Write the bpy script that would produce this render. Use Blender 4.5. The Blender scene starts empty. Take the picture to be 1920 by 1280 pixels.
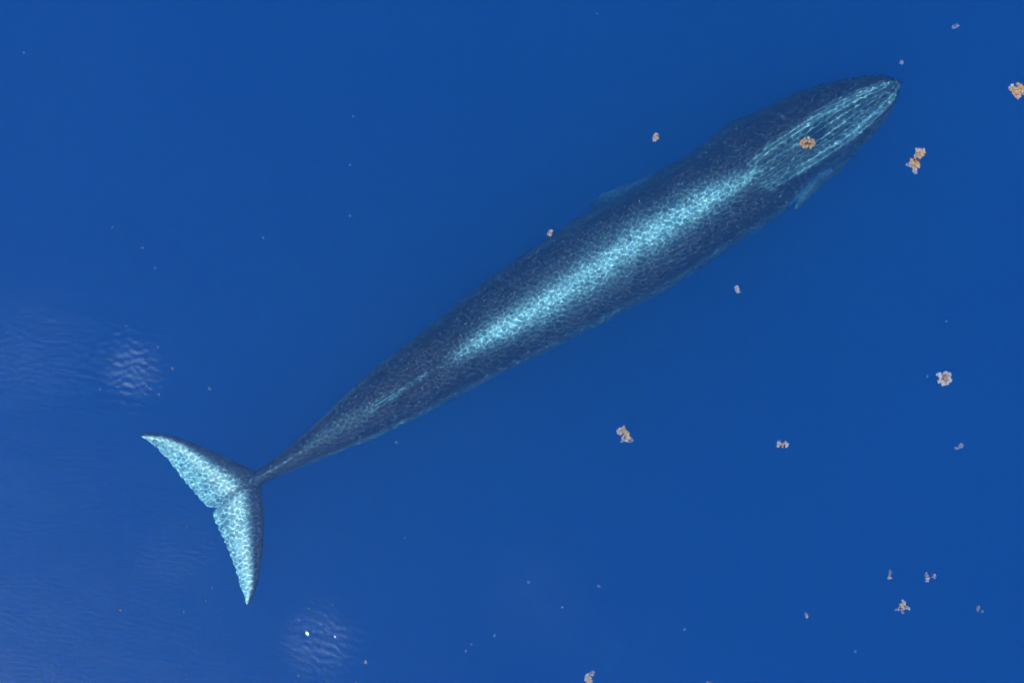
import bpy, math, random
import numpy as np
from mathutils import Vector

C = bpy.context
sc = C.scene
S = 0.013            # metres per photo pixel on the sea surface (1920 px wide photo)
H = 30.0             # height of the drone above the sea

# ------------------------------------------------------------------ camera
cam = bpy.data.cameras.new('camera')
cam_o = bpy.data.objects.new('camera', cam)
sc.collection.objects.link(cam_o)
cam_o.location = (0, 0, H)
cam.sensor_width = 36
cam.lens = 36 * H / (1920 * S)
cam.clip_end = 2000
sc.camera = cam_o

# ------------------------------------------------------------------ sky and sun
sun_dir = Vector((-20.5, -17.5, 30.0)).normalized()
world = bpy.data.worlds.new('World')
sc.world = world
world.use_nodes = True
wn = world.node_tree
sky = wn.nodes.new('ShaderNodeTexSky')
sky.sky_type = 'NISHITA'
sky.sun_disc = False
sky.sun_elevation = math.asin(sun_dir.z)
sky.sun_rotation = math.atan2(sun_dir.x, sun_dir.y)
wn.links.new(sky.outputs[0], wn.nodes['Background'].inputs[0])
wn.nodes['Background'].inputs[1].default_value = 0.14

sun = bpy.data.lights.new('sun', 'SUN')
sun_o = bpy.data.objects.new('sun', sun)
sc.collection.objects.link(sun_o)
sun_o.location = (0, 0, 60)
sun_o.rotation_euler = sun_dir.to_track_quat('Z', 'Y').to_euler()
sun.energy = 3.1
sun.angle = math.radians(0.53)
sun.color = (1.0, 0.98, 0.95)
sun.cycles.is_caustics_light = True     # the ripples focus real sunlight on the whale

vs = sc.view_settings
vs.view_transform = 'Standard'
vs.look = 'None'
vs.exposure = 1.07
vs.gamma = 1.0
vs.use_curve_mapping = False
cy = sc.cycles
cy.use_denoising = True
cy.max_bounces = 14
cy.volume_bounces = 10
cy.transmission_bounces = 8
cy.transparent_max_bounces = 8
cy.sample_clamp_indirect = 6

rng = np.random.default_rng(11)
random.seed(5)


def at(px, py, depth=0.0):
    """photo pixel -> point at that depth below the calm surface (refraction taken into account)"""
    f = S * (1 + depth / (1.33 * H))
    return ((px - 960) * f, (640 - py) * f, -depth)


def mat(name):
    m = bpy.data.materials.new(name)
    m.use_nodes = True
    m.node_tree.nodes.clear()
    out = m.node_tree.nodes.new('ShaderNodeOutputMaterial')
    return m, m.node_tree.nodes, m.node_tree.links, out


def tag(o, label=None, cat=None, group=None, kind=None):
    if label: o['label'] = label
    if cat: o['category'] = cat
    if group: o['group'] = group
    if kind: o['kind'] = kind
    return o


def grid_mesh(name, V, F, smooth=True):
    me = bpy.data.meshes.new(name)
    me.vertices.add(len(V)); me.vertices.foreach_set('co', np.asarray(V, dtype=np.float32).ravel())
    k = F.shape[1]
    me.loops.add(F.size); me.loops.foreach_set('vertex_index', F.astype(np.int32).ravel())
    me.polygons.add(len(F)); me.polygons.foreach_set('loop_start', np.arange(0, F.size, k, dtype=np.int32))
    me.polygons.foreach_set('loop_total', np.full(len(F), k, dtype=np.int32))
    me.polygons.foreach_set('use_smooth', np.full(len(F), smooth))
    me.update(calc_edges=True)
    return me


# ------------------------------------------------------------------ water surface
def axis(half, step, far):
    n = int(half / step)
    a = list(np.arange(0, n + 1) * step)
    d = step
    while a[-1] < far:
        d *= 1.10
        a.append(a[-1] + d)
    a = np.array(a)
    return np.concatenate([-a[:0:-1], a])


xs = axis(12.8, 0.0195, 300)
ys = axis(8.7, 0.0195, 300)
gx, gy = np.meshgrid(xs, ys)
sp = np.maximum(np.gradient(gx, axis=1), np.gradient(gy, axis=0))
z = np.zeros_like(gx)


def waves(n, Lmin, Lmax, slope, mean, spread, exponent=0.0):
    out = np.zeros_like(gx)
    for i in range(n):
        L = Lmin * (Lmax / Lmin) ** ((i + 0.5) / n)
        k = 2 * math.pi / L
        a = rng.normal(mean, spread)
        s = slope * math.sqrt(2.0 / n) * (Lmin / L) ** exponent
        fade = np.clip((L / 2.8 - sp) / (L / 9), 0, 1)
        out += fade * s / k * np.cos(k * (math.cos(a) * gx + math.sin(a) * gy) + rng.uniform(0, 6.283))
    return out


R = math.radians
fine = waves(80, 0.078, 0.19, 0.050, R(96), R(42))
mid = waves(30, 0.35, 1.4, 0.014, R(110), R(45))
longw = waves(14, 2.5, 12, 0.008, R(120), R(50))
# patchy breeze: the ripples are stronger in some places than in others
patch = 0.5 + 0.5 * np.cos(gx * 0.35 + 1.3 * np.sin(gy * 0.27 + 1) + 0.4) * np.cos(gy * 0.43 + 1.1 * np.sin(gx * 0.21))
amp = 0.75 + 0.5 * patch


def spot(px, py, r, e=2):
    x0, y0, _ = at(px, py)
    return np.exp(-(((gx - x0) ** 2 + (gy - y0) ** 2) / (r * r)) ** (e / 2))


boil = waves(30, 0.12, 0.26, 0.11, R(94), R(26))
z = fine * amp * (1 - 0.6 * spot(60, 1150, 7.5, 2)) + mid * (1 - 0.45 * spot(60, 1150, 7.5, 2)) + longw


def facet(px, py, r):
    """a smooth glassy dimple whose slope throws the sun at the drone"""
    global z
    x0, y0, _ = at(px, py)
    hv = (sun_dir + Vector((-x0, -y0, H)).normalized())
    d = np.hypot(gx - x0, gy - y0) / r
    w_ = np.exp(-d ** 5)
    z = z * (1 - np.exp(-(d / 1.5) ** 4)) + w_ * (-hv.x / hv.z * (gx - x0) - hv.y / hv.z * (gy - y0))


z += boil * (1.35 * spot(250, 692, 0.85, 2) + 0.25 * spot(70, 650, 1.6, 2) + 1.1 * spot(612, 1205, 0.75, 2))
for a in ((576, 1187, 0.085), (628, 1193, 0.055), (611, 1181, 0.036), (640, 1198, 0.03), (269, 672, 0.035), (253, 693, 0.03), (229, 693, 0.026), (602, 1210, 0.026), (631, 1216, 0.024)):
    facet(*a)
NX, NY = len(xs), len(ys)
idx = np.arange(NX * NY).reshape(NY, NX)
F = np.stack([idx[:-1, :-1], idx[:-1, 1:], idx[1:, 1:], idx[1:, :-1]], -1).reshape(-1, 4)
wme = grid_mesh('water_surface', np.stack([gx, gy, z], -1).reshape(-1, 3), F)
water = bpy.data.objects.new('water', wme)
sc.collection.objects.link(water)
water.cycles.is_caustics_caster = True
tag(water, kind='structure')
m, n, l, out = mat('sea_surface')
fr = n.new('ShaderNodeFresnel'); fr.inputs['IOR'].default_value = 1.33
rf = n.new('ShaderNodeBsdfRefraction'); rf.inputs['IOR'].default_value = 1.33; rf.inputs['Roughness'].default_value = 0.0
gs = n.new('ShaderNodeBsdfAnisotropic'); gs.inputs['Roughness'].default_value = 0.10
gr = n.new('ShaderNodeBsdfAnisotropic'); gr.inputs['Roughness'].default_value = 0.20      # capillary ripples too small to build
gl = n.new('ShaderNodeMixShader')
for g_ in (gs, gr): g_.inputs['Color'].default_value = (0.62, 0.86, 1.0, 1)
# patches of water roughened by the breeze (their fine ripples are too small to build)
geo = n.new('ShaderNodeNewGeometry')
total = None
for (px_, py_, rad, w_) in ((250, 692, 1.15, 1.0), (600, 1200, 1.5, 0.75), (60, 650, 2.6, 0.42), (1010, 1120, 2.4, 0.4), (330, 1030, 1.6, 0.2), (150, 80, 3.5, 0.2), (1150, 1230, 2.2, 0.25)):
    x0, y0, _ = at(px_, py_)
    ds = n.new('ShaderNodeVectorMath'); ds.operation = 'DISTANCE'; ds.inputs[1].default_value = (x0, y0, 0); l.new(geo.outputs['Position'], ds.inputs[0])
    mr = n.new('ShaderNodeMapRange'); mr.interpolation_type = 'SMOOTHERSTEP'; l.new(ds.outputs['Value'], mr.inputs[0])
    mr.inputs[1].default_value = 0; mr.inputs[2].default_value = rad; mr.inputs[3].default_value = w_; mr.inputs[4].default_value = 0
    if total is None: total = mr.outputs[0]
    else:
        ad = n.new('ShaderNodeMath'); ad.operation = 'ADD'; l.new(total, ad.inputs[0]); l.new(mr.outputs[0], ad.inputs[1]); total = ad.outputs[0]
nz = n.new('ShaderNodeTexNoise'); nz.inputs['Scale'].default_value = 2.2; nz.inputs['Detail'].default_value = 5; l.new(geo.outputs['Position'], nz.inputs['Vector'])
nr = n.new('ShaderNodeMapRange'); l.new(nz.outputs['Fac'], nr.inputs[0])
for i_, y_ in enumerate((0.3, 0.7, 0.7, 1.25)): nr.inputs[i_ + 1].default_value = y_
mu = n.new('ShaderNodeMath'); mu.operation = 'MULTIPLY'; l.new(total, mu.inputs[0]); l.new(nr.outputs[0], mu.inputs[1])
ro = n.new('ShaderNodeMapRange'); l.new(mu.outputs[0], ro.inputs[0]); ro.inputs[3].default_value = 0.19; ro.inputs[4].default_value = 0.54
l.new(ro.outputs[0], gr.inputs['Roughness'])
rm_ = n.new('ShaderNodeMapRange'); l.new(mu.outputs[0], rm_.inputs[0]); rm_.inputs[3].default_value = 0.5; rm_.inputs[4].default_value = 0.88
l.new(rm_.outputs[0], gl.inputs[0])
l.new(gs.outputs[0], gl.inputs[1]); l.new(gr.outputs[0], gl.inputs[2])
mx = n.new('ShaderNodeMixShader')
l.new(fr.outputs[0], mx.inputs[0]); l.new(rf.outputs[0], mx.inputs[1]); l.new(gl.outputs[0], mx.inputs[2])
l.new(mx.outputs[0], out.inputs['Surface'])
wme.materials.append(m)

# the body of the sea: clear blue water, even all through
bm_v = np.array([(sx * 299, sy * 299, zz) for zz in (-70, 0.06) for sy in (-1, 1) for sx in (-1, 1)], float)
bm_f = np.array([(0, 2, 3, 1), (4, 5, 7, 6), (0, 1, 5, 4), (2, 6, 7, 3), (0, 4, 6, 2), (1, 3, 7, 5)])
vme = grid_mesh('sea_body', bm_v, bm_f, False)
sea = bpy.data.objects.new('sea', vme)
sc.collection.objects.link(sea)
tag(sea, kind='structure')
m, n, l, out = mat('blue_water')
vsn = n.new('ShaderNodeVolumeScatter'); vsn.inputs['Color'].default_value = (0.06, 0.46, 1.0, 1); vsn.inputs['Density'].default_value = 0.225
van = n.new('ShaderNodeVolumeAbsorption'); van.inputs['Color'].default_value = (0.0, 0.69, 0.985, 1); van.inputs['Density'].default_value = 0.195
add = n.new('ShaderNodeAddShader')
l.new(vsn.outputs[0], add.inputs[0]); l.new(van.outputs[0], add.inputs[1]); l.new(add.outputs[0], out.inputs['Volume'])
vme.materials.append(m)

# ------------------------------------------------------------------ the whale
# outline in photo pixels
UP = [(1692, 152), (1672, 143), (1640, 142), (1560, 152), (1480, 180), (1430, 204), (1400, 217), (1362, 234), (1330, 262), (1290, 291), (1240, 318),
      (1190, 350), (1130, 383), (1080, 410), (1030, 445), (960, 490), (880, 550), (820, 600), (760, 645), (700, 692),
      (640, 748), (580, 806), (530, 848), (492, 875), (440, 912)]
LO = [(1692, 152), (1687, 172), (1676, 200), (1655, 232), (1620, 272), (1580, 303), (1530, 335), (1500, 366), (1470, 400), (1400, 446),
      (1340, 485), (1250, 545), (1180, 580), (1100, 622), (1020, 662), (940, 700), (860, 742), (780, 783), (720, 812),
      (660, 837), (600, 860), (540, 884), (502, 901), (450, 928)]
T0 = np.array([446.0, 920.0]); T1 = np.array([1692.0, 152.0])
LEN = np.linalg.norm(T1 - T0)
U = (T1 - T0) / LEN
N_ = np.array([U[1], -U[0]])        # towards the upper-left side of the picture
if N_[1] > 0: N_ = -N_


def sv(p):
    p = np.asarray(p, float) - T0
    return p @ U, p @ N_


def prof(pts):
    s, v = sv(np.array(pts, float))
    o = np.argsort(s)
    return s[o], v[o]


def smooth_interp(x, xp, fp, w=10):
    d = np.linspace(-w, w, 7)
    return np.mean([np.interp(x + q, xp, fp) for q in d], axis=0)


us, uv = prof(UP); ls, lv = prof(LO)
HGT_S = np.array([0, 60, 150, 300, 500, 700, 900, 1050, 1180, 1290, 1380, 1440, 1463]) / 1463 * LEN
HGT = np.array([0.16, 0.22, 0.36, 0.60, 0.86, 1.0, 1.06, 1.02, 0.92, 0.72, 0.46, 0.24, 0.05])
AXD_S = HGT_S
TOPD = np.array([1.00, 0.95, 0.90, 0.85, 0.75, 0.70, 0.70, 0.72, 0.75, 0.80, 0.88, 0.95, 1.05])   # depth of the back under the surface


def body_mesh():
    ns, nt = 420, 72
    s = LEN * (0.5 - 0.5 * np.cos(np.linspace(0, math.pi, ns)))
    a = smooth_interp(s, us, uv, 8); b = smooth_interp(s, ls, lv, 8)
    tip = np.clip((LEN - s) / 25, 0, 1) ** 0.5
    mid_ = (a + b) / 2; hw = np.maximum((a - b) / 2, 3) * tip + 0.5
    mid_ = mid_ * tip + (1 - tip) * 0
    h = np.interp(s, HGT_S, HGT)
    top = np.interp(s, AXD_S, TOPD)
    th = np.linspace(0, 2 * math.pi, nt, endpoint=False)
    V = []
    for i in range(ns):
        zc = -(top[i] + h[i])
        c, q = np.cos(th), np.sin(th)
        lat = np.sign(c) * np.abs(c) ** 0.95 * hw[i]
        zz = np.where(q > 0, np.abs(q) ** 0.95 * h[i], -np.abs(q) * h[i] * 1.0)
        dep = -(zc + zz)
        P = T0[None] + U[None] * s[i] + N_[None] * (mid_[i] + lat)[:, None]
        f = S * (1 + (-zc) / (1.33 * H))
        V.append(np.stack([(P[:, 0] - 960) * f, (640 - P[:, 1]) * f, zc + zz], -1))
    V = np.concatenate(V)
    id_ = np.arange(ns * nt).reshape(ns, nt)
    Fq = np.stack([id_[:-1], np.roll(id_, -1, 1)[:-1], np.roll(id_, -1, 1)[1:], id_[1:]], -1).reshape(-1, 4).tolist()
    return V.tolist(), Fq + [id_[0, ::-1].tolist(), id_[-1].tolist()]


def foil(lead, trail, depths, thick, n=60, nc=14):
    """a fin lofted from its leading to its trailing edge; both lists run root -> tip in photo pixels"""
    lead = np.array(lead, float); trail = np.array(trail, float)

    def res(p):
        d = np.concatenate([[0], np.cumsum(np.linalg.norm(np.diff(p, axis=0), axis=1))]); d /= d[-1]
        t = np.linspace(0, 1, n)
        return np.stack([np.interp(t, d, p[:, 0]), np.interp(t, d, p[:, 1])], -1)
    A, B = res(lead), res(trail)
    dep = np.interp(np.linspace(0, 1, n), np.linspace(0, 1, len(depths)), depths)
    thk = np.interp(np.linspace(0, 1, n), np.linspace(0, 1, len(thick)), thick)
    V = []
    for i in range(n):
        for side in (1, -1):
            for k in range(nc):
                u = k / (nc - 1) if side == 1 else 1 - k / (nc - 1)
                if side == -1 and k in (0, nc - 1): continue
                P = A[i] * (1 - u) + B[i] * u
                prof_ = 2.6 * math.sqrt(max(u, 0)) * (1 - u) * (1 - 0.35 * u)
                zz = -dep[i] + side * thk[i] * (prof_ * 0.5 + 0.08)
                f = S * (1 + dep[i] / (1.33 * H))
                V.append(((P[0] - 960) * f, (640 - P[1]) * f, zz))
    m_ = 2 * nc - 2
    Fc = []
    for i in range(n - 1):
        for k in range(m_):
            Fc.append([i * m_ + k, i * m_ + (k + 1) % m_, (i + 1) * m_ + (k + 1) % m_, (i + 1) * m_ + k])
    Fc.append(list(range(m_))[::-1]); Fc.append([(n - 1) * m_ + k for k in range(m_)])
    return V, Fc


parts = [body_mesh()]
# the two lobes of the flukes
parts.append(foil([(500, 900), (478, 881), (450, 868), (420, 853), (385, 838), (345, 822), (305, 812), (280, 809), (263, 815)],
                  [(420, 945), (408, 950), (393, 953), (380, 944), (362, 922), (340, 897), (315, 864), (290, 838), (264, 818)],
                  [1.12, 1.05, 0.95, 0.9, 0.85], [0.30, 0.22, 0.14, 0.09, 0.04]))
parts.append(foil([(470, 885), (491, 907), (494, 938), (496, 980), (494, 1030), (489, 1070), (481, 1104), (468, 1134)],
                  [(415, 935), (408, 951), (396, 962), (408, 992), (424, 1026), (439, 1064), (450, 1102), (462, 1134)],
                  [1.12, 1.0, 0.9, 0.82, 0.78], [0.30, 0.22, 0.14, 0.09, 0.04]))
# flippers
parts.append(foil([(1612, 280), (1592, 305), (1566, 329), (1540, 352), (1513, 377), (1489, 399)],
                  [(1596, 276), (1550, 300), (1518, 325), (1503, 350), (1493, 374), (1484, 395)],
                  [1.75, 1.65, 1.6, 1.6], [0.22, 0.14, 0.07, 0.03]))
parts.append(foil([(1245, 316), (1215, 329), (1186, 342), (1155, 352), (1125, 366), (1102, 382)],
                  [(1235, 350), (1215, 366), (1190, 378), (1160, 386), (1130, 388), (1104, 388)],
                  [1.9, 2.1, 2.3, 2.5], [0.26, 0.16, 0.08, 0.03]))
# low curved dorsal fin
V, Fc = [], []
for i, t in enumerate(np.linspace(0, 1, 14)):
    P = np.array([752, 731]) * (1 - t) + np.array([700, 762]) * t
    hgt = 0.34 * math.sin(min(t * 1.25, 1) * math.pi / 2) ** 1.4 * (1 - max(0, (t - 0.8) / 0.2) ** 2)
    d0 = 0.80
    x0, y0, _ = at(P[0], P[1], 1.0)
    nn = (N_[0], -N_[1])
    w_ = 0.07 * (1 - 0.5 * t)
    V += [(x0 + nn[0] * w_, y0 + nn[1] * w_, -1.3), (x0 + nn[0] * 0.025, y0 + nn[1] * 0.025, -d0 - 0.02 + hgt), (x0 - nn[0] * 0.025, y0 - nn[1] * 0.025, -d0 - 0.02 + hgt), (x0 - nn[0] * w_, y0 - nn[1] * w_, -1.3)]
for i in range(13):
    for k in range(4):
        Fc.append([4 * i + k, 4 * i + (k + 1) % 4, 4 * i + 4 + (k + 1) % 4, 4 * i + 4 + k])
Fc += [[3, 2, 1, 0], [52, 53, 54, 55]]
parts.append((V, Fc))

AV, AF = [], []
for V, Fc in parts:
    o = len(AV)
    AV += [tuple(v) for v in V]
    AF += [[i + o for i in f] for f in Fc]
raw = bpy.data.meshes.new('whale_raw')
raw.from_pydata(AV, [], AF)
import bmesh
bmh = bmesh.new(); bmh.from_mesh(raw); bmesh.ops.recalc_face_normals(bmh, faces=bmh.faces); bmh.to_mesh(raw); bmh.free()
tmp = bpy.data.objects.new('whale_raw', raw)
sc.collection.objects.link(tmp)
rm = tmp.modifiers.new('skin', 'REMESH'); rm.mode = 'VOXEL'; rm.voxel_size = 0.023
sm = tmp.modifiers.new('smooth', 'SMOOTH'); sm.iterations = 6; sm.factor = 0.5
dg = C.evaluated_depsgraph_get()
whme = bpy.data.meshes.new_from_object(tmp.evaluated_get(dg))
bpy.data.objects.remove(tmp); bpy.data.meshes.remove(raw)
whme.name = 'whale'
nv = len(whme.vertices)
co = np.empty(nv * 3, np.float32); whme.vertices.foreach_get('co', co); co = co.reshape(-1, 3).astype(float)
f = S * (1 + (-co[:, 2]) / (1.33 * H))
PX = co[:, 0] / f + 960; PY = 640 - co[:, 1] / f
s_, v_ = (PX - T0[0]) * U[0] + (PY - T0[1]) * U[1], (PX - T0[0]) * N_[0] + (PY - T0[1]) * N_[1]


def sstep(x, a, b):
    t = np.clip((x - a) / (b - a), 0, 1)
    return t * t * (3 - 2 * t)


def along(pts):
    """polyline of (x, y, half width): per vertex signed distance over half width, and the station"""
    p = np.array(pts, float)
    s, v = sv(p[:, :2]); o = np.argsort(s)
    return (v_ - np.interp(s_, s[o], v[o])), np.interp(s_, s[o], p[o, 2]), s[o][0], s[o][-1]


up = (co[:, 2] > -1.9).astype(float)
is_body = s_ > sv((500, 890))[0]
# vertex masks ---------------------------------------------------------
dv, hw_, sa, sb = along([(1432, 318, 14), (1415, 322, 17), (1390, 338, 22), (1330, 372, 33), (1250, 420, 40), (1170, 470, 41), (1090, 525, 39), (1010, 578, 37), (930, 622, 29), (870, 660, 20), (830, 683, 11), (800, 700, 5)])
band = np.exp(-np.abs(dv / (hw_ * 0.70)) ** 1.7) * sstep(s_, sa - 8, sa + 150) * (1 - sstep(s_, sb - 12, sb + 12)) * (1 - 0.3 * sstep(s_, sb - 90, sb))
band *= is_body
# the grooved throat shape: a lens from the snout tip
lu_s, lu_v = prof([(1684, 150), (1650, 155), (1600, 172), (1560, 192), (1500, 228), (1440, 268), (1400, 304), (1385, 328)])
ll_s, ll_v = prof([(1689, 157), (1676, 188), (1650, 218), (1600, 264), (1540, 306), (1480, 340), (1445, 358), (1425, 362)])
a_ = np.interp(s_, lu_s, lu_v); b_ = np.interp(s_, ll_s, ll_v)
q = (v_ - (a_ + b_) / 2) / np.maximum((a_ - b_) / 2, 2)
lens = (1 - sstep(np.abs(q), 0.78, 1.18)) * sstep(s_, min(lu_s[0], ll_s[0]) - 5, min(lu_s[0], ll_s[0]) + 45) * (1 - sstep(s_, LEN - 14, LEN - 3))
wob = 0.025 * np.sin(s_ * 0.03 + 1.0 + 3 * q) + 0.05 * np.sin(6.3 * q + 1.7) + 0.03 * np.sin(11 * q + s_ * 0.012)
cosr = np.cos((q + wob) * math.pi * 9.0)
ridge = sstep(cosr, -0.15, 0.95)
ridge_v = 0.62 + 0.38 * np.sin(np.round((q + wob) * 4.5) * 2.4 + s_ * 0.018) * np.cos(s_ * 0.027 + q * 6)
edge_pale = np.maximum(sstep(q, 0.50, 0.66) * (1 - sstep(q, 0.95, 1.1)), sstep(-q, 0.30, 0.58) * (1 - sstep(-q, 0.85, 1.1)))
lens_pale = lens * np.clip(0.17 + 0.72 * ridge_v * ridge * (0.5 + 0.45 * sstep(s_, LEN - 330, LEN - 120)) + edge_pale * (0.26 + 0.22 * ridge) * (0.55 + 0.6 * sstep(s_, LEN - 300, LEN - 120)), 0, 1)
# faint stripe on the tail stock, down to the flukes
dv2, hw2, sc0, sd0 = along([(800, 700, 3), (760, 726, 3), (735, 742, 6), (712, 753, 5), (690, 768, 10), (640, 798, 16), (600, 822, 9), (560, 850, 2), (520, 875, 1.8), (480, 897, 1.8), (440, 918, 2), (415, 936, 2)])
streak = np.exp(-(dv2 / hw2) ** 2) * (1 - sstep(s_, sd0 - 5, sd0 + 8))
amp2 = np.interp(PX, [420, 480, 560, 590, 640, 690, 712, 735, 760, 800], [0.05, 0.35, 0.3, 0.15, 0.15, 0.2, 0.6, 0.7, 0.2, 0.5])
streak *= amp2
# pale lower flanks that show along the outline
a2 = smooth_interp(s_, us, uv, 8); b2 = smooth_interp(s_, ls, lv, 8)
tt = (v_ - (a2 + b2) / 2) / np.maximum((a2 - b2) / 2, 4)
rim = sstep(np.abs(tt), 0.80, 0.97) * np.interp(s_ / LEN, [0, 0.05, 0.15, 0.4, 0.6, 0.8, 0.95, 1], [0, 0.15, 0.34, 0.28, 0.26, 0.24, 0.18, 0.1]) * is_body
rim *= np.where(tt < 0, 1.25, 0.8)
# flukes
fl = 1 - is_body.astype(float)
lead_up = np.array([(262, 815), (305, 812), (345, 822), (385, 838), (420, 853), (450, 868), (500, 900)], float)
lead_lo = np.array([(470, 885), (493, 905), (491, 935), (491, 980), (489, 1030), (486, 1070), (479, 1104), (466, 1135)], float)


def dist_line(pl):
    d = np.full(nv, 1e9)
    sel = np.nonzero(fl > 0)[0]
    P = np.stack([PX[sel], PY[sel]], -1)
    best = np.full(len(sel), 1e9)
    for A, B in zip(pl[:-1], pl[1:]):
        t = np.clip(((P - A) @ (B - A)) / ((B - A) @ (B - A)), 0, 1)
        best = np.minimum(best, np.linalg.norm(P - (A + t[:, None] * (B - A)), axis=1))
    d[sel] = best
    return d


du = dist_line(lead_up); dl = dist_line(lead_lo)
lower = PY > 925 - (PX - 400) * 0.45
dd = np.where(lower, dl, du)
width = np.where(lower, np.interp(PY, [900, 980, 1050, 1100, 1135], [44, 34, 22, 10, 4]), np.interp(PX, [262, 300, 350, 400, 440, 500], [3, 8, 18, 34, 44, 60]))
flp = sstep(dd / width, 0.35, 1.15)
flp *= 1 - 0.6 * np.exp(-((v_ - np.interp(s_, [0, 60], [0, -2])) / 9.0) ** 2) * sstep(PX, 385, 430)
flp *= sstep(np.hypot(PX - 500, PY - 893), 18, 62)
# flippers: pale
flip = np.zeros(nv)
flip = np.maximum(flip, ((tt < -0.96) & (PX > 1480) & (PX < 1560) & (PY > 305)) * np.clip(0.75 - 3.2 * (np.abs(tt) - 1), 0.10, 0.75))
flip = np.maximum(flip, ((tt > 0.97) & (PX > 1085) & (PX < 1225)).astype(float) * 0.5 * sstep(PX, 1085, 1150))
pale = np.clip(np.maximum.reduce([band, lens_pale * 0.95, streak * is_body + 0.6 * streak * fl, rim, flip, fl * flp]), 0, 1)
pale[co[:, 2] < -2.6] = 0.35
warm = 0.45 * fl * flp * np.exp(-((dd / width - 1.2) / 0.55) ** 2)
# press the throat grooves into the skin
co[:, 2] -= 0.035 * lens * (1 - ridge) * (co[:, 2] > -2.0)
# crease where the lower flipper meets the head
whme.vertices.foreach_set('co', co.astype(np.float32).ravel())
whme.polygons.foreach_set('use_smooth', np.ones(len(whme.polygons), bool))
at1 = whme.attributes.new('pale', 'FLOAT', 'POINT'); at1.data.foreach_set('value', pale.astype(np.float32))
at2 = whme.attributes.new('warm', 'FLOAT', 'POINT'); at2.data.foreach_set('value', warm.astype(np.float32))
at3 = whme.attributes.new('groove', 'FLOAT', 'POINT'); at3.data.foreach_set('value', (lens * (1 - ridge)).astype(np.float32))
whme.update()
whale = bpy.data.objects.new('whale', whme)
sc.collection.objects.link(whale)
whale.cycles.is_caustics_receiver = True
tag(whale, 'long dark whale with pale stripe and grooved head swimming just under the surface', 'whale')

m, n, l, out = mat('whale_skin')
bs = n.new('ShaderNodeBsdfPrincipled'); bs.inputs['Roughness'].default_value = 0.6
bs.inputs['Specular IOR Level'].default_value = 0.1
tc = n.new('ShaderNodeTexCoord')
att = n.new('ShaderNodeAttribute'); att.attribute_name = 'pale'
atw = n.new('ShaderNodeAttribute'); atw.attribute_name = 'warm'


def noise(scale, detail, rough=0.6, vec=None):
    q_ = n.new('ShaderNodeTexNoise'); q_.inputs['Scale'].default_value = scale; q_.inputs['Detail'].default_value = detail; q_.inputs['Roughness'].default_value = rough
    l.new(vec if vec else tc.outputs['Object'], q_.inputs['Vector'])
    return q_.outputs['Fac']


def math_(op, a, b=None, clamp=False):
    q_ = n.new('ShaderNodeMath'); q_.operation = op; q_.use_clamp = clamp
    for i, x in enumerate((a, b)):
        if x is None: continue
        if isinstance(x, (int, float)): q_.inputs[i].default_value = x
        else: l.new(x, q_.inputs[i])
    return q_.outputs[0]


def mapr(x, a, b, c, d):
    q_ = n.new('ShaderNodeMapRange'); l.new(x, q_.inputs[0])
    for i, y in enumerate((a, b, c, d)): q_.inputs[i + 1].default_value = y
    return q_.outputs[0]


big = noise(0.9, 4)
mott = noise(6.0, 3, 0.65)            # natural mottling of the skin
fleck = noise(17.0, 2, 0.5)  # pale specks painted into the skin to strengthen the ripple light on the flanks
p1 = math_('MULTIPLY', att.outputs['Fac'], mapr(mott, 0.3, 0.68, 0.55, 1.25))
p1 = math_('MULTIPLY', p1, mapr(big, 0.3, 0.7, 0.85, 1.12))
fl_ = math_('MULTIPLY', mapr(fleck, 0.57, 0.74, 0, 1), 0.2)
p1 = math_('MULTIPLY', p1, mapr(noise(26.0, 2, 0.6), 0.35, 0.65, 0.72, 1.18))
p1 = math_('ADD', p1, fl_, True)
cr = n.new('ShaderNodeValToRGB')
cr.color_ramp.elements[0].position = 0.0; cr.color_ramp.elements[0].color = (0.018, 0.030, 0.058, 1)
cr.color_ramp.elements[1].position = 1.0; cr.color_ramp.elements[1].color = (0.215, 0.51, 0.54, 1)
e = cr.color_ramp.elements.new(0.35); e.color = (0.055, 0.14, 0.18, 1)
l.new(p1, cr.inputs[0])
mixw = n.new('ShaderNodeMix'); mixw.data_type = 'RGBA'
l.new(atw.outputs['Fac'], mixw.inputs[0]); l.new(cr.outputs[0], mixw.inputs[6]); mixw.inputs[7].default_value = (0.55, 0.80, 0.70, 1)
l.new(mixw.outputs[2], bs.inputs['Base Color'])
bp = n.new('ShaderNodeBump'); bp.inputs['Strength'].default_value = 0.25; bp.inputs['Distance'].default_value = 0.02
l.new(mott, bp.inputs['Height']); l.new(bp.outputs[0], bs.inputs['Normal'])
l.new(bs.outputs[0], out.inputs['Surface'])
whme.materials.append(m)


# ------------------------------------------------------------------ drifting weed
def weed_mat(name, a, b):
    m, n, l, out = mat(name)
    bs = n.new('ShaderNodeBsdfPrincipled'); bs.inputs['Roughness'].default_value = 0.45
    tc = n.new('ShaderNodeTexCoord'); nz = n.new('ShaderNodeTexNoise'); nz.inputs['Scale'].default_value = 22; nz.inputs['Detail'].default_value = 3
    l.new(tc.outputs['Object'], nz.inputs['Vector'])
    cr = n.new('ShaderNodeValToRGB'); cr.color_ramp.elements[0].position = 0.35; cr.color_ramp.elements[1].position = 0.65
    cr.color_ramp.elements[0].color = (*a, 1); cr.color_ramp.elements[1].color = (*b, 1)
    l.new(nz.outputs['Fac'], cr.inputs[0]); l.new(cr.outputs[0], bs.inputs['Base Color']); l.new(bs.outputs[0], out.inputs['Surface'])
    return m


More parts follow.
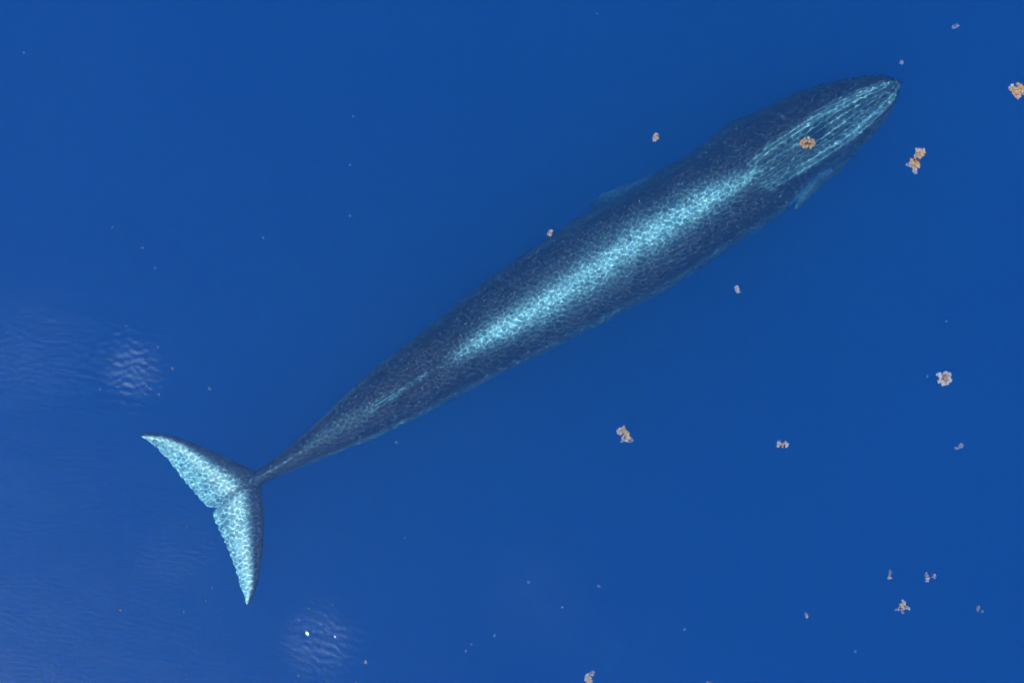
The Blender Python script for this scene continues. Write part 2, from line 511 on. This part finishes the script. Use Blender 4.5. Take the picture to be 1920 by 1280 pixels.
WM = {
    'gold': weed_mat('golden_weed', (0.182, 0.099, 0.043), (0.322, 0.204, 0.097)),
    'beige': weed_mat('beige_weed', (0.154, 0.112, 0.073), (0.280, 0.218, 0.152)),
    'pale': weed_mat('bleached_weed', (0.161, 0.163, 0.185), (0.294, 0.289, 0.296)),
    'brown': weed_mat('brown_weed', (0.049, 0.018, 0.011), (0.126, 0.052, 0.026)),
    'lilac': weed_mat('wet_pale_weed', (0.070, 0.096, 0.185), (0.168, 0.178, 0.266)),
    'speck': weed_mat('wet_fragment', (0.049, 0.104, 0.207), (0.112, 0.185, 0.296)),
}


def tuft(name, cx, cy, r, colour, parent=None, dense=1.0, ex=1.0, ang=0.0, low=0.0):
    """a tuft of weed: branching stems, pointed blades and little round floats"""
    rr = random.Random(int(cx * 977 + cy * 131 + r * 7919) & 0xffff)
    V, Fc = [], []

    def blade(x, y, zz, a, L, w, tilt):
        ca, sa = math.cos(a), math.sin(a)
        b = len(V)
        pts = [(0, -0.25), (0.45, -0.5), (1, 0), (0.45, 0.5), (0, 0.25)]
        for (u, v) in pts:
            V.append((x + ca * u * L - sa * v * w, y + sa * u * L + ca * v * w, zz + tilt * u * L - 0.15 * L * u * u + 0.003))
        V.append((x + ca * 0.5 * L, y + sa * 0.5 * L, zz + tilt * 0.5 * L + 0.008))
        for k in range(5):
            Fc.append([b + k, b + (k + 1) % 5, b + 5])
        for (u, v) in pts[:5]:
            V.append((x + ca * u * L - sa * v * w, y + sa * u * L + ca * v * w, zz + tilt * u * L - 0.15 * L * u * u - 0.003))
        Fc.append([b + 10, b + 9, b + 8, b + 7, b + 6])
        for k in range(5):
            k2 = (k + 1) % 5
            Fc.append([b + k2, b + k, b + 6 + k, b + 6 + k2])

    def float_(x, y, zz, q):
        b = len(V)
        for d in ((1, 0, 0), (0, 1, 0), (-1, 0, 0), (0, -1, 0), (0, 0, 1), (0, 0, -1)):
            V.append((x + d[0] * q, y + d[1] * q, zz + d[2] * q))
        for k in range(4):
            Fc.append([b + k, b + (k + 1) % 4, b + 4]); Fc.append([b + (k + 1) % 4, b + k, b + 5])

    nstem = max(4, int(9 * dense * (r / 0.06) ** 0.5))
    for i in range(nstem):
        a = rr.uniform(0, 6.283)
        L = r * rr.uniform(0.55, 1.05)
        segs = 4
        x = y = 0.0
        zz = rr.uniform(0.0, 0.02)
        for k in range(segs):
            a += rr.uniform(-0.5, 0.5)
            st = L / segs
            x2, y2 = x + math.cos(a) * st, y + math.sin(a) * st
            z2 = zz + rr.uniform(-0.008, 0.012)
            b = len(V)
            nx_, ny_ = -math.sin(a) * 0.004, math.cos(a) * 0.004
            V += [(x + nx_, y + ny_, zz), (x - nx_, y - ny_, zz), (x, y, zz + 0.006), (x2 + nx_, y2 + ny_, z2), (x2 - nx_, y2 - ny_, z2), (x2, y2, z2 + 0.006)]
            Fc += [[b, b + 1, b + 4, b + 3], [b + 1, b + 2, b + 5, b + 4], [b + 2, b, b + 3, b + 5]]
            for sd in (-1, 1):
                blade(x2, y2, z2, a + sd * rr.uniform(0.4, 1.3), min(0.06, r * 0.6) * rr.uniform(0.6, 1.1), min(0.02, r * 0.25) * rr.uniform(0.7, 1.2), rr.uniform(-0.1, 0.35))
            if rr.random() < 0.6:
                float_(x2 + rr.uniform(-1, 1) * 0.012, y2 + rr.uniform(-1, 1) * 0.012, z2 + 0.006, rr.uniform(0.004, 0.008))
            x, y, zz = x2, y2, z2
    ca, sa = math.cos(ang), math.sin(ang)
    V2 = []
    for (x, y, zz) in V:
        x *= ex; y /= math.sqrt(ex)
        V2.append((x * ca - y * sa, x * sa + y * ca, zz))
    me = bpy.data.meshes.new(name); me.from_pydata(V2, [], Fc); me.materials.append(WM[colour])
    o = bpy.data.objects.new(name, me); sc.collection.objects.link(o)
    o.location = (cx, cy, low)
    if parent: o.parent = parent
    return o


def surf_z(px, py):
    x, y, _ = at(px, py)
    i = np.searchsorted(xs, x); j = np.searchsorted(ys, y)
    return float(z[j, i])


def clump(px, py, lobes, label, group='clumps of drifting weed'):
    x, y, _ = at(px, py)
    e = bpy.data.objects.new('seaweed_clump', None); sc.collection.objects.link(e)
    e.empty_display_size = 0.1
    e.location = (x, y, surf_z(px, py) - 0.002)
    tag(e, label, 'seaweed', group)
    for (dx, dy, r, colr, *ex) in lobes:
        exx, an = (ex + [1.0, 0.0])[:2] if ex else (1.0, 0.0)
        tuft('frond', dx * S, -dy * S, r * S, colr, e, 1.0, exx, math.radians(an))
    return e


clump(1908, 169, [(0, 0, 7, 'gold'), (-9, -4, 6, 'beige'), (8, -3, 7, 'gold'), (-2, 8, 6, 'gold'), (2, -9, 5, 'beige'), (-4, 2, 7, 'gold'), (9, 6, 5, 'beige'), (2, 13, 4, 'pale'), (-12, -6, 4, 'pale')],
      'ragged orange seaweed clump cut by the right edge of the photo')
clump(1718, 300, [(8, -14, 7, 'gold'), (4, -8, 7, 'beige'), (11, -19, 5, 'pale'), (2, -19, 4, 'pale'), (-1, 0, 5, 'brown'), (-5, 4, 7, 'gold'), (-1, 9, 8, 'gold'), (-7, 8, 6, 'beige'), (-15, 8, 5, 'lilac'), (-3, 17, 5, 'pale'), (-2, 22, 4, 'lilac')],
      'largest orange seaweed clump, a long two-lobed one to the right of the whale head')
clump(1514, 268, [(-9, 0, 5, 'gold'), (-5, -5, 4, 'gold'), (2, -6, 5, 'beige'), (9, -5, 4, 'gold'), (11, 1, 4, 'beige'), (5, 5, 5, 'gold'), (-3, 5, 5, 'gold'), (-9, 5, 4, 'beige'), (0, 0, 3, 'brown')],
      'orange ring of seaweed with a reddish middle floating above the whale head')
clump(1229, 257, [(0, 1, 5, 'beige'), (1, -4, 4, 'pale'), (-2, 5, 4, 'pale')],
      'small whitish tuft of seaweed above the upper flank of the whale, near its middle')
clump(1031, 438, [(-1, 2, 4, 'beige'), (2, -3, 4, 'pale')],
      'small pale tuft of seaweed touching the upper outline of the whale')
clump(1382, 542, [(0, -3, 4, 'pale', 1.0), (0, 3, 4, 'pale'), (4, 5, 2.5, 'lilac')],
      'small upright pale tuft of seaweed below the front half of the whale')
clump(1770, 709, [(-9, -6, 5, 'pale'), (-9, 2, 5, 'pale'), (-4, 8, 6, 'pale'), (4, 8, 5, 'pale'), (9, 2, 5, 'pale'), (10, -6, 4, 'pale'), (3, -8, 5, 'pale'), (0, -1, 4.5, 'brown'), (0, 1, 4, 'gold')],
      'round whitish seaweed clump with a brown middle at the right of the photo')
clump(1170, 814, [(-8, -6, 6, 'pale'), (-1, -8, 6, 'beige'), (4, -3, 6, 'beige'), (6, 3, 6, 'beige'), (-3, 0, 3, 'brown'), (1, 8, 6, 'pale'), (-2, 11, 5, 'lilac'), (13, 11, 4, 'lilac'), (7, 8, 5, 'beige'), (-1, -14, 3, 'lilac')],
      'knobbly beige seaweed clump with a dark hole alone below the middle of the whale')
clump(1466, 832, [(-6, 0, 5, 'pale'), (-5, -5, 3, 'lilac'), (1, 2, 4, 'beige'), (7, 1, 5, 'pale'), (6, -3, 3, 'beige')],
      'small pale hook-shaped seaweed clump level with the knobbly beige one and right of it')
clump(1798, 838, [(-4, 2, 4, 'lilac'), (0, 0, 3, 'lilac'), (4, -3, 4, 'lilac')],
      'tiny lilac slanting seaweed scrap below the round whitish clump')
clump(1668, 1077, [(-1, 5, 4, 'pale'), (0, 0, 3, 'lilac'), (2, -7, 3, 'lilac')],
      'thin upright pale seaweed scrap left of the curled one at lower right')
clump(1742, 1081, [(-5, -5, 4, 'lilac'), (-3, 5, 4, 'pale'), (-6, 0, 3, 'lilac'), (0, 2, 2.5, 'brown'), (9, -2, 4, 'lilac')],
      'curled lilac seaweed scrap with a separate dot beside it at lower right')
clump(1692, 1136, [(1, -7, 5, 'pale', 1.0), (-3, -2, 4, 'beige'), (-9, 5, 4, 'lilac', 1.4, 40), (0, 3, 4, 'gold', 1.4, 90), (0, 9, 3.5, 'lilac', 1.4, 90), (8, 2, 4, 'pale', 1.5, -25)],
      'star-shaped beige seaweed clump with pointed arms at lower right')
clump(1512, 1153, [(0, -3, 3, 'lilac'), (0, 2, 3.2, 'pale')],
      'tiny upright lilac seaweed scrap left of the star-shaped clump')
clump(1834, 1139, [(-1, -1, 3.4, 'lilac'), (-1, 3, 3, 'lilac'), (7, 6, 2.4, 'speck')],
      'tiny lilac seaweed scrap with a dot, right of the star-shaped clump')
clump(1104, 1268, [(-2, 0, 6, 'pale'), (2, 4, 6, 'beige'), (-3, 6, 5, 'pale'), (5, -6, 4, 'pale'), (8, -9, 3.5, 'lilac'), (1, 10, 5, 'beige')],
      'beige seaweed clump with a raised arm at the bottom edge of the photo')
clump(1791, 50, [(-5, 2, 3, 'lilac'), (4, -2, 3, 'lilac'), (0, 1, 2.2, 'speck')],
      'faint lilac pair of seaweed bits near the upper right corner')
clump(1690, 118, [(0, 0, 3.6, 'lilac'), (1, -2, 2.6, 'speck')],
      'tiny pale bit of seaweed just ahead of the tip of the whale snout')
clump(1330, 1279, [(-3, 0, 3, 'beige'), (3, 1, 3, 'lilac')],
      'tiny beige seaweed scrap cut by the bottom edge of the photo')

SPECKS = [
    (226, 1143, 2.6, 'gold', 'tiny orange fragment at lower left, left of the lower fluke tip'),
    (686, 1240, 2.9, 'pale', 'bright white fragment right of and below the sun glints'),
    (560, 1264, 2.8, 'speck', 'pale blue fragment near the bottom edge below the brightest sun glint'),
    (351, 1272, 1.9, 'speck', 'faint fragment at the bottom edge left of the sun glints'),
    (668, 1278, 2.3, 'speck', 'fragment cut by the bottom edge below the bright white fragment'),
    (560, 1160, 2.3, 'speck', 'fragment just above the brightest sun glint'),
    (580, 1140, 1.8, 'speck', 'faint upper left one of two fragments above the sun glints'),
    (625, 1132, 2.0, 'speck', 'faint right one of two fragments above the sun glints'),
    (351, 986, 2.0, 'speck', 'fragment left of the notch of the flukes'),
    (398, 1101, 2.3, 'speck', 'fragment left of the lower fluke tip'),
    (387, 1124, 2.2, 'speck', 'small upright fragment left of and below the lower fluke tip'),
    (345, 1146, 2.2, 'speck', 'lowest of the three fragments left of the lower fluke tip'),
    (112, 1190, 2.0, 'speck', 'lone fragment in the lower left corner of the sea'),
    (393, 728, 2.8, 'speck', 'bright fragment above the upper fluke, right of the rippled patch'),
    (323, 691, 2.7, 'lilac', 'lilac fragment at the right edge of the pale rippled patch'),
    (298, 739, 2.5, 'speck', 'fragment at the lower right of the pale rippled patch'),
    (277, 724, 2.3, 'speck', 'small upright fragment inside the lower edge of the pale rippled patch'),
    (188, 730, 2.4, 'speck', 'fragment at the lower left of the pale rippled patch'),
    (297, 651, 2.2, 'speck', 'fragment at the upper right of the pale rippled patch'),
    (237, 611, 1.9, 'speck', 'faint fragment above the pale rippled patch'),
    (268, 464, 2.0, 'speck', 'middle one of three faint fragments at the left of the photo'),
    (291, 502, 1.8, 'speck', 'lowest one of three faint fragments at the left of the photo'),
    (211, 426, 2.0, 'speck', 'topmost one of three faint fragments at the left of the photo'),
    (662, 219, 2.0, 'speck', 'faint fragment in open water at upper middle, topmost of its column'),
    (657, 310, 1.8, 'speck', 'faint fragment in open water, second from the top of its column'),
    (656, 405, 2.0, 'speck', 'faint fragment in open water, third from the top of its column'),
    (494, 446, 2.0, 'speck', 'faint lone fragment left of the column of three at upper middle'),
    (45, 100, 2.0, 'speck', 'faint lone fragment near the upper left corner'),
    (743, 829, 2.4, 'speck', 'fragment just below the tail stock of the whale'),
    (1739, 705, 1.9, 'speck', 'faint dot left of the round whitish clump'),
    (1774, 602, 1.9, 'speck', 'faint dot above the round whitish clump'),
    (991, 1090, 2.6, 'speck', 'bright fragment at bottom middle, left one of the upper pair'),
    (1123, 1098, 3.0, 'speck', 'pale round fragment at bottom middle, right one of the upper pair'),
    (1054, 1138, 2.7, 'speck', 'pale fragment at bottom middle, below and between the upper pair'),
    (928, 1191, 2.9, 'speck', 'brightest fragment at bottom middle, left of the beige clump with an arm'),
    (884, 1207, 1.9, 'speck', 'faint fragment between the brightest one and its lower left neighbour'),
    (874, 1219, 2.3, 'speck', 'fragment lower left of the brightest one at bottom middle'),
    (759, 1008, 1.9, 'speck', 'faint lone fragment right of the lower fluke'),
    (1603, 1220, 2.3, 'speck', 'faint dot near the bottom, below the star-shaped clump and left of it'),
    (1283, 1179, 2.2, 'speck', 'faint dot near the bottom, right of the beige clump with an arm'),
    (1120, 26, 1.7, 'speck', 'faint dot near the top edge above the whale'),
]
for px, py, r, colr, lab in SPECKS:
    x, y, _ = at(px, py)
    o = tuft('weed_fragment', x, y, r * S, colr, None, 1.0)
    o.location = (x, y, surf_z(px, py) - 0.001)
    tag(o, lab, 'fragment', 'tiny fragments adrift on the sea')
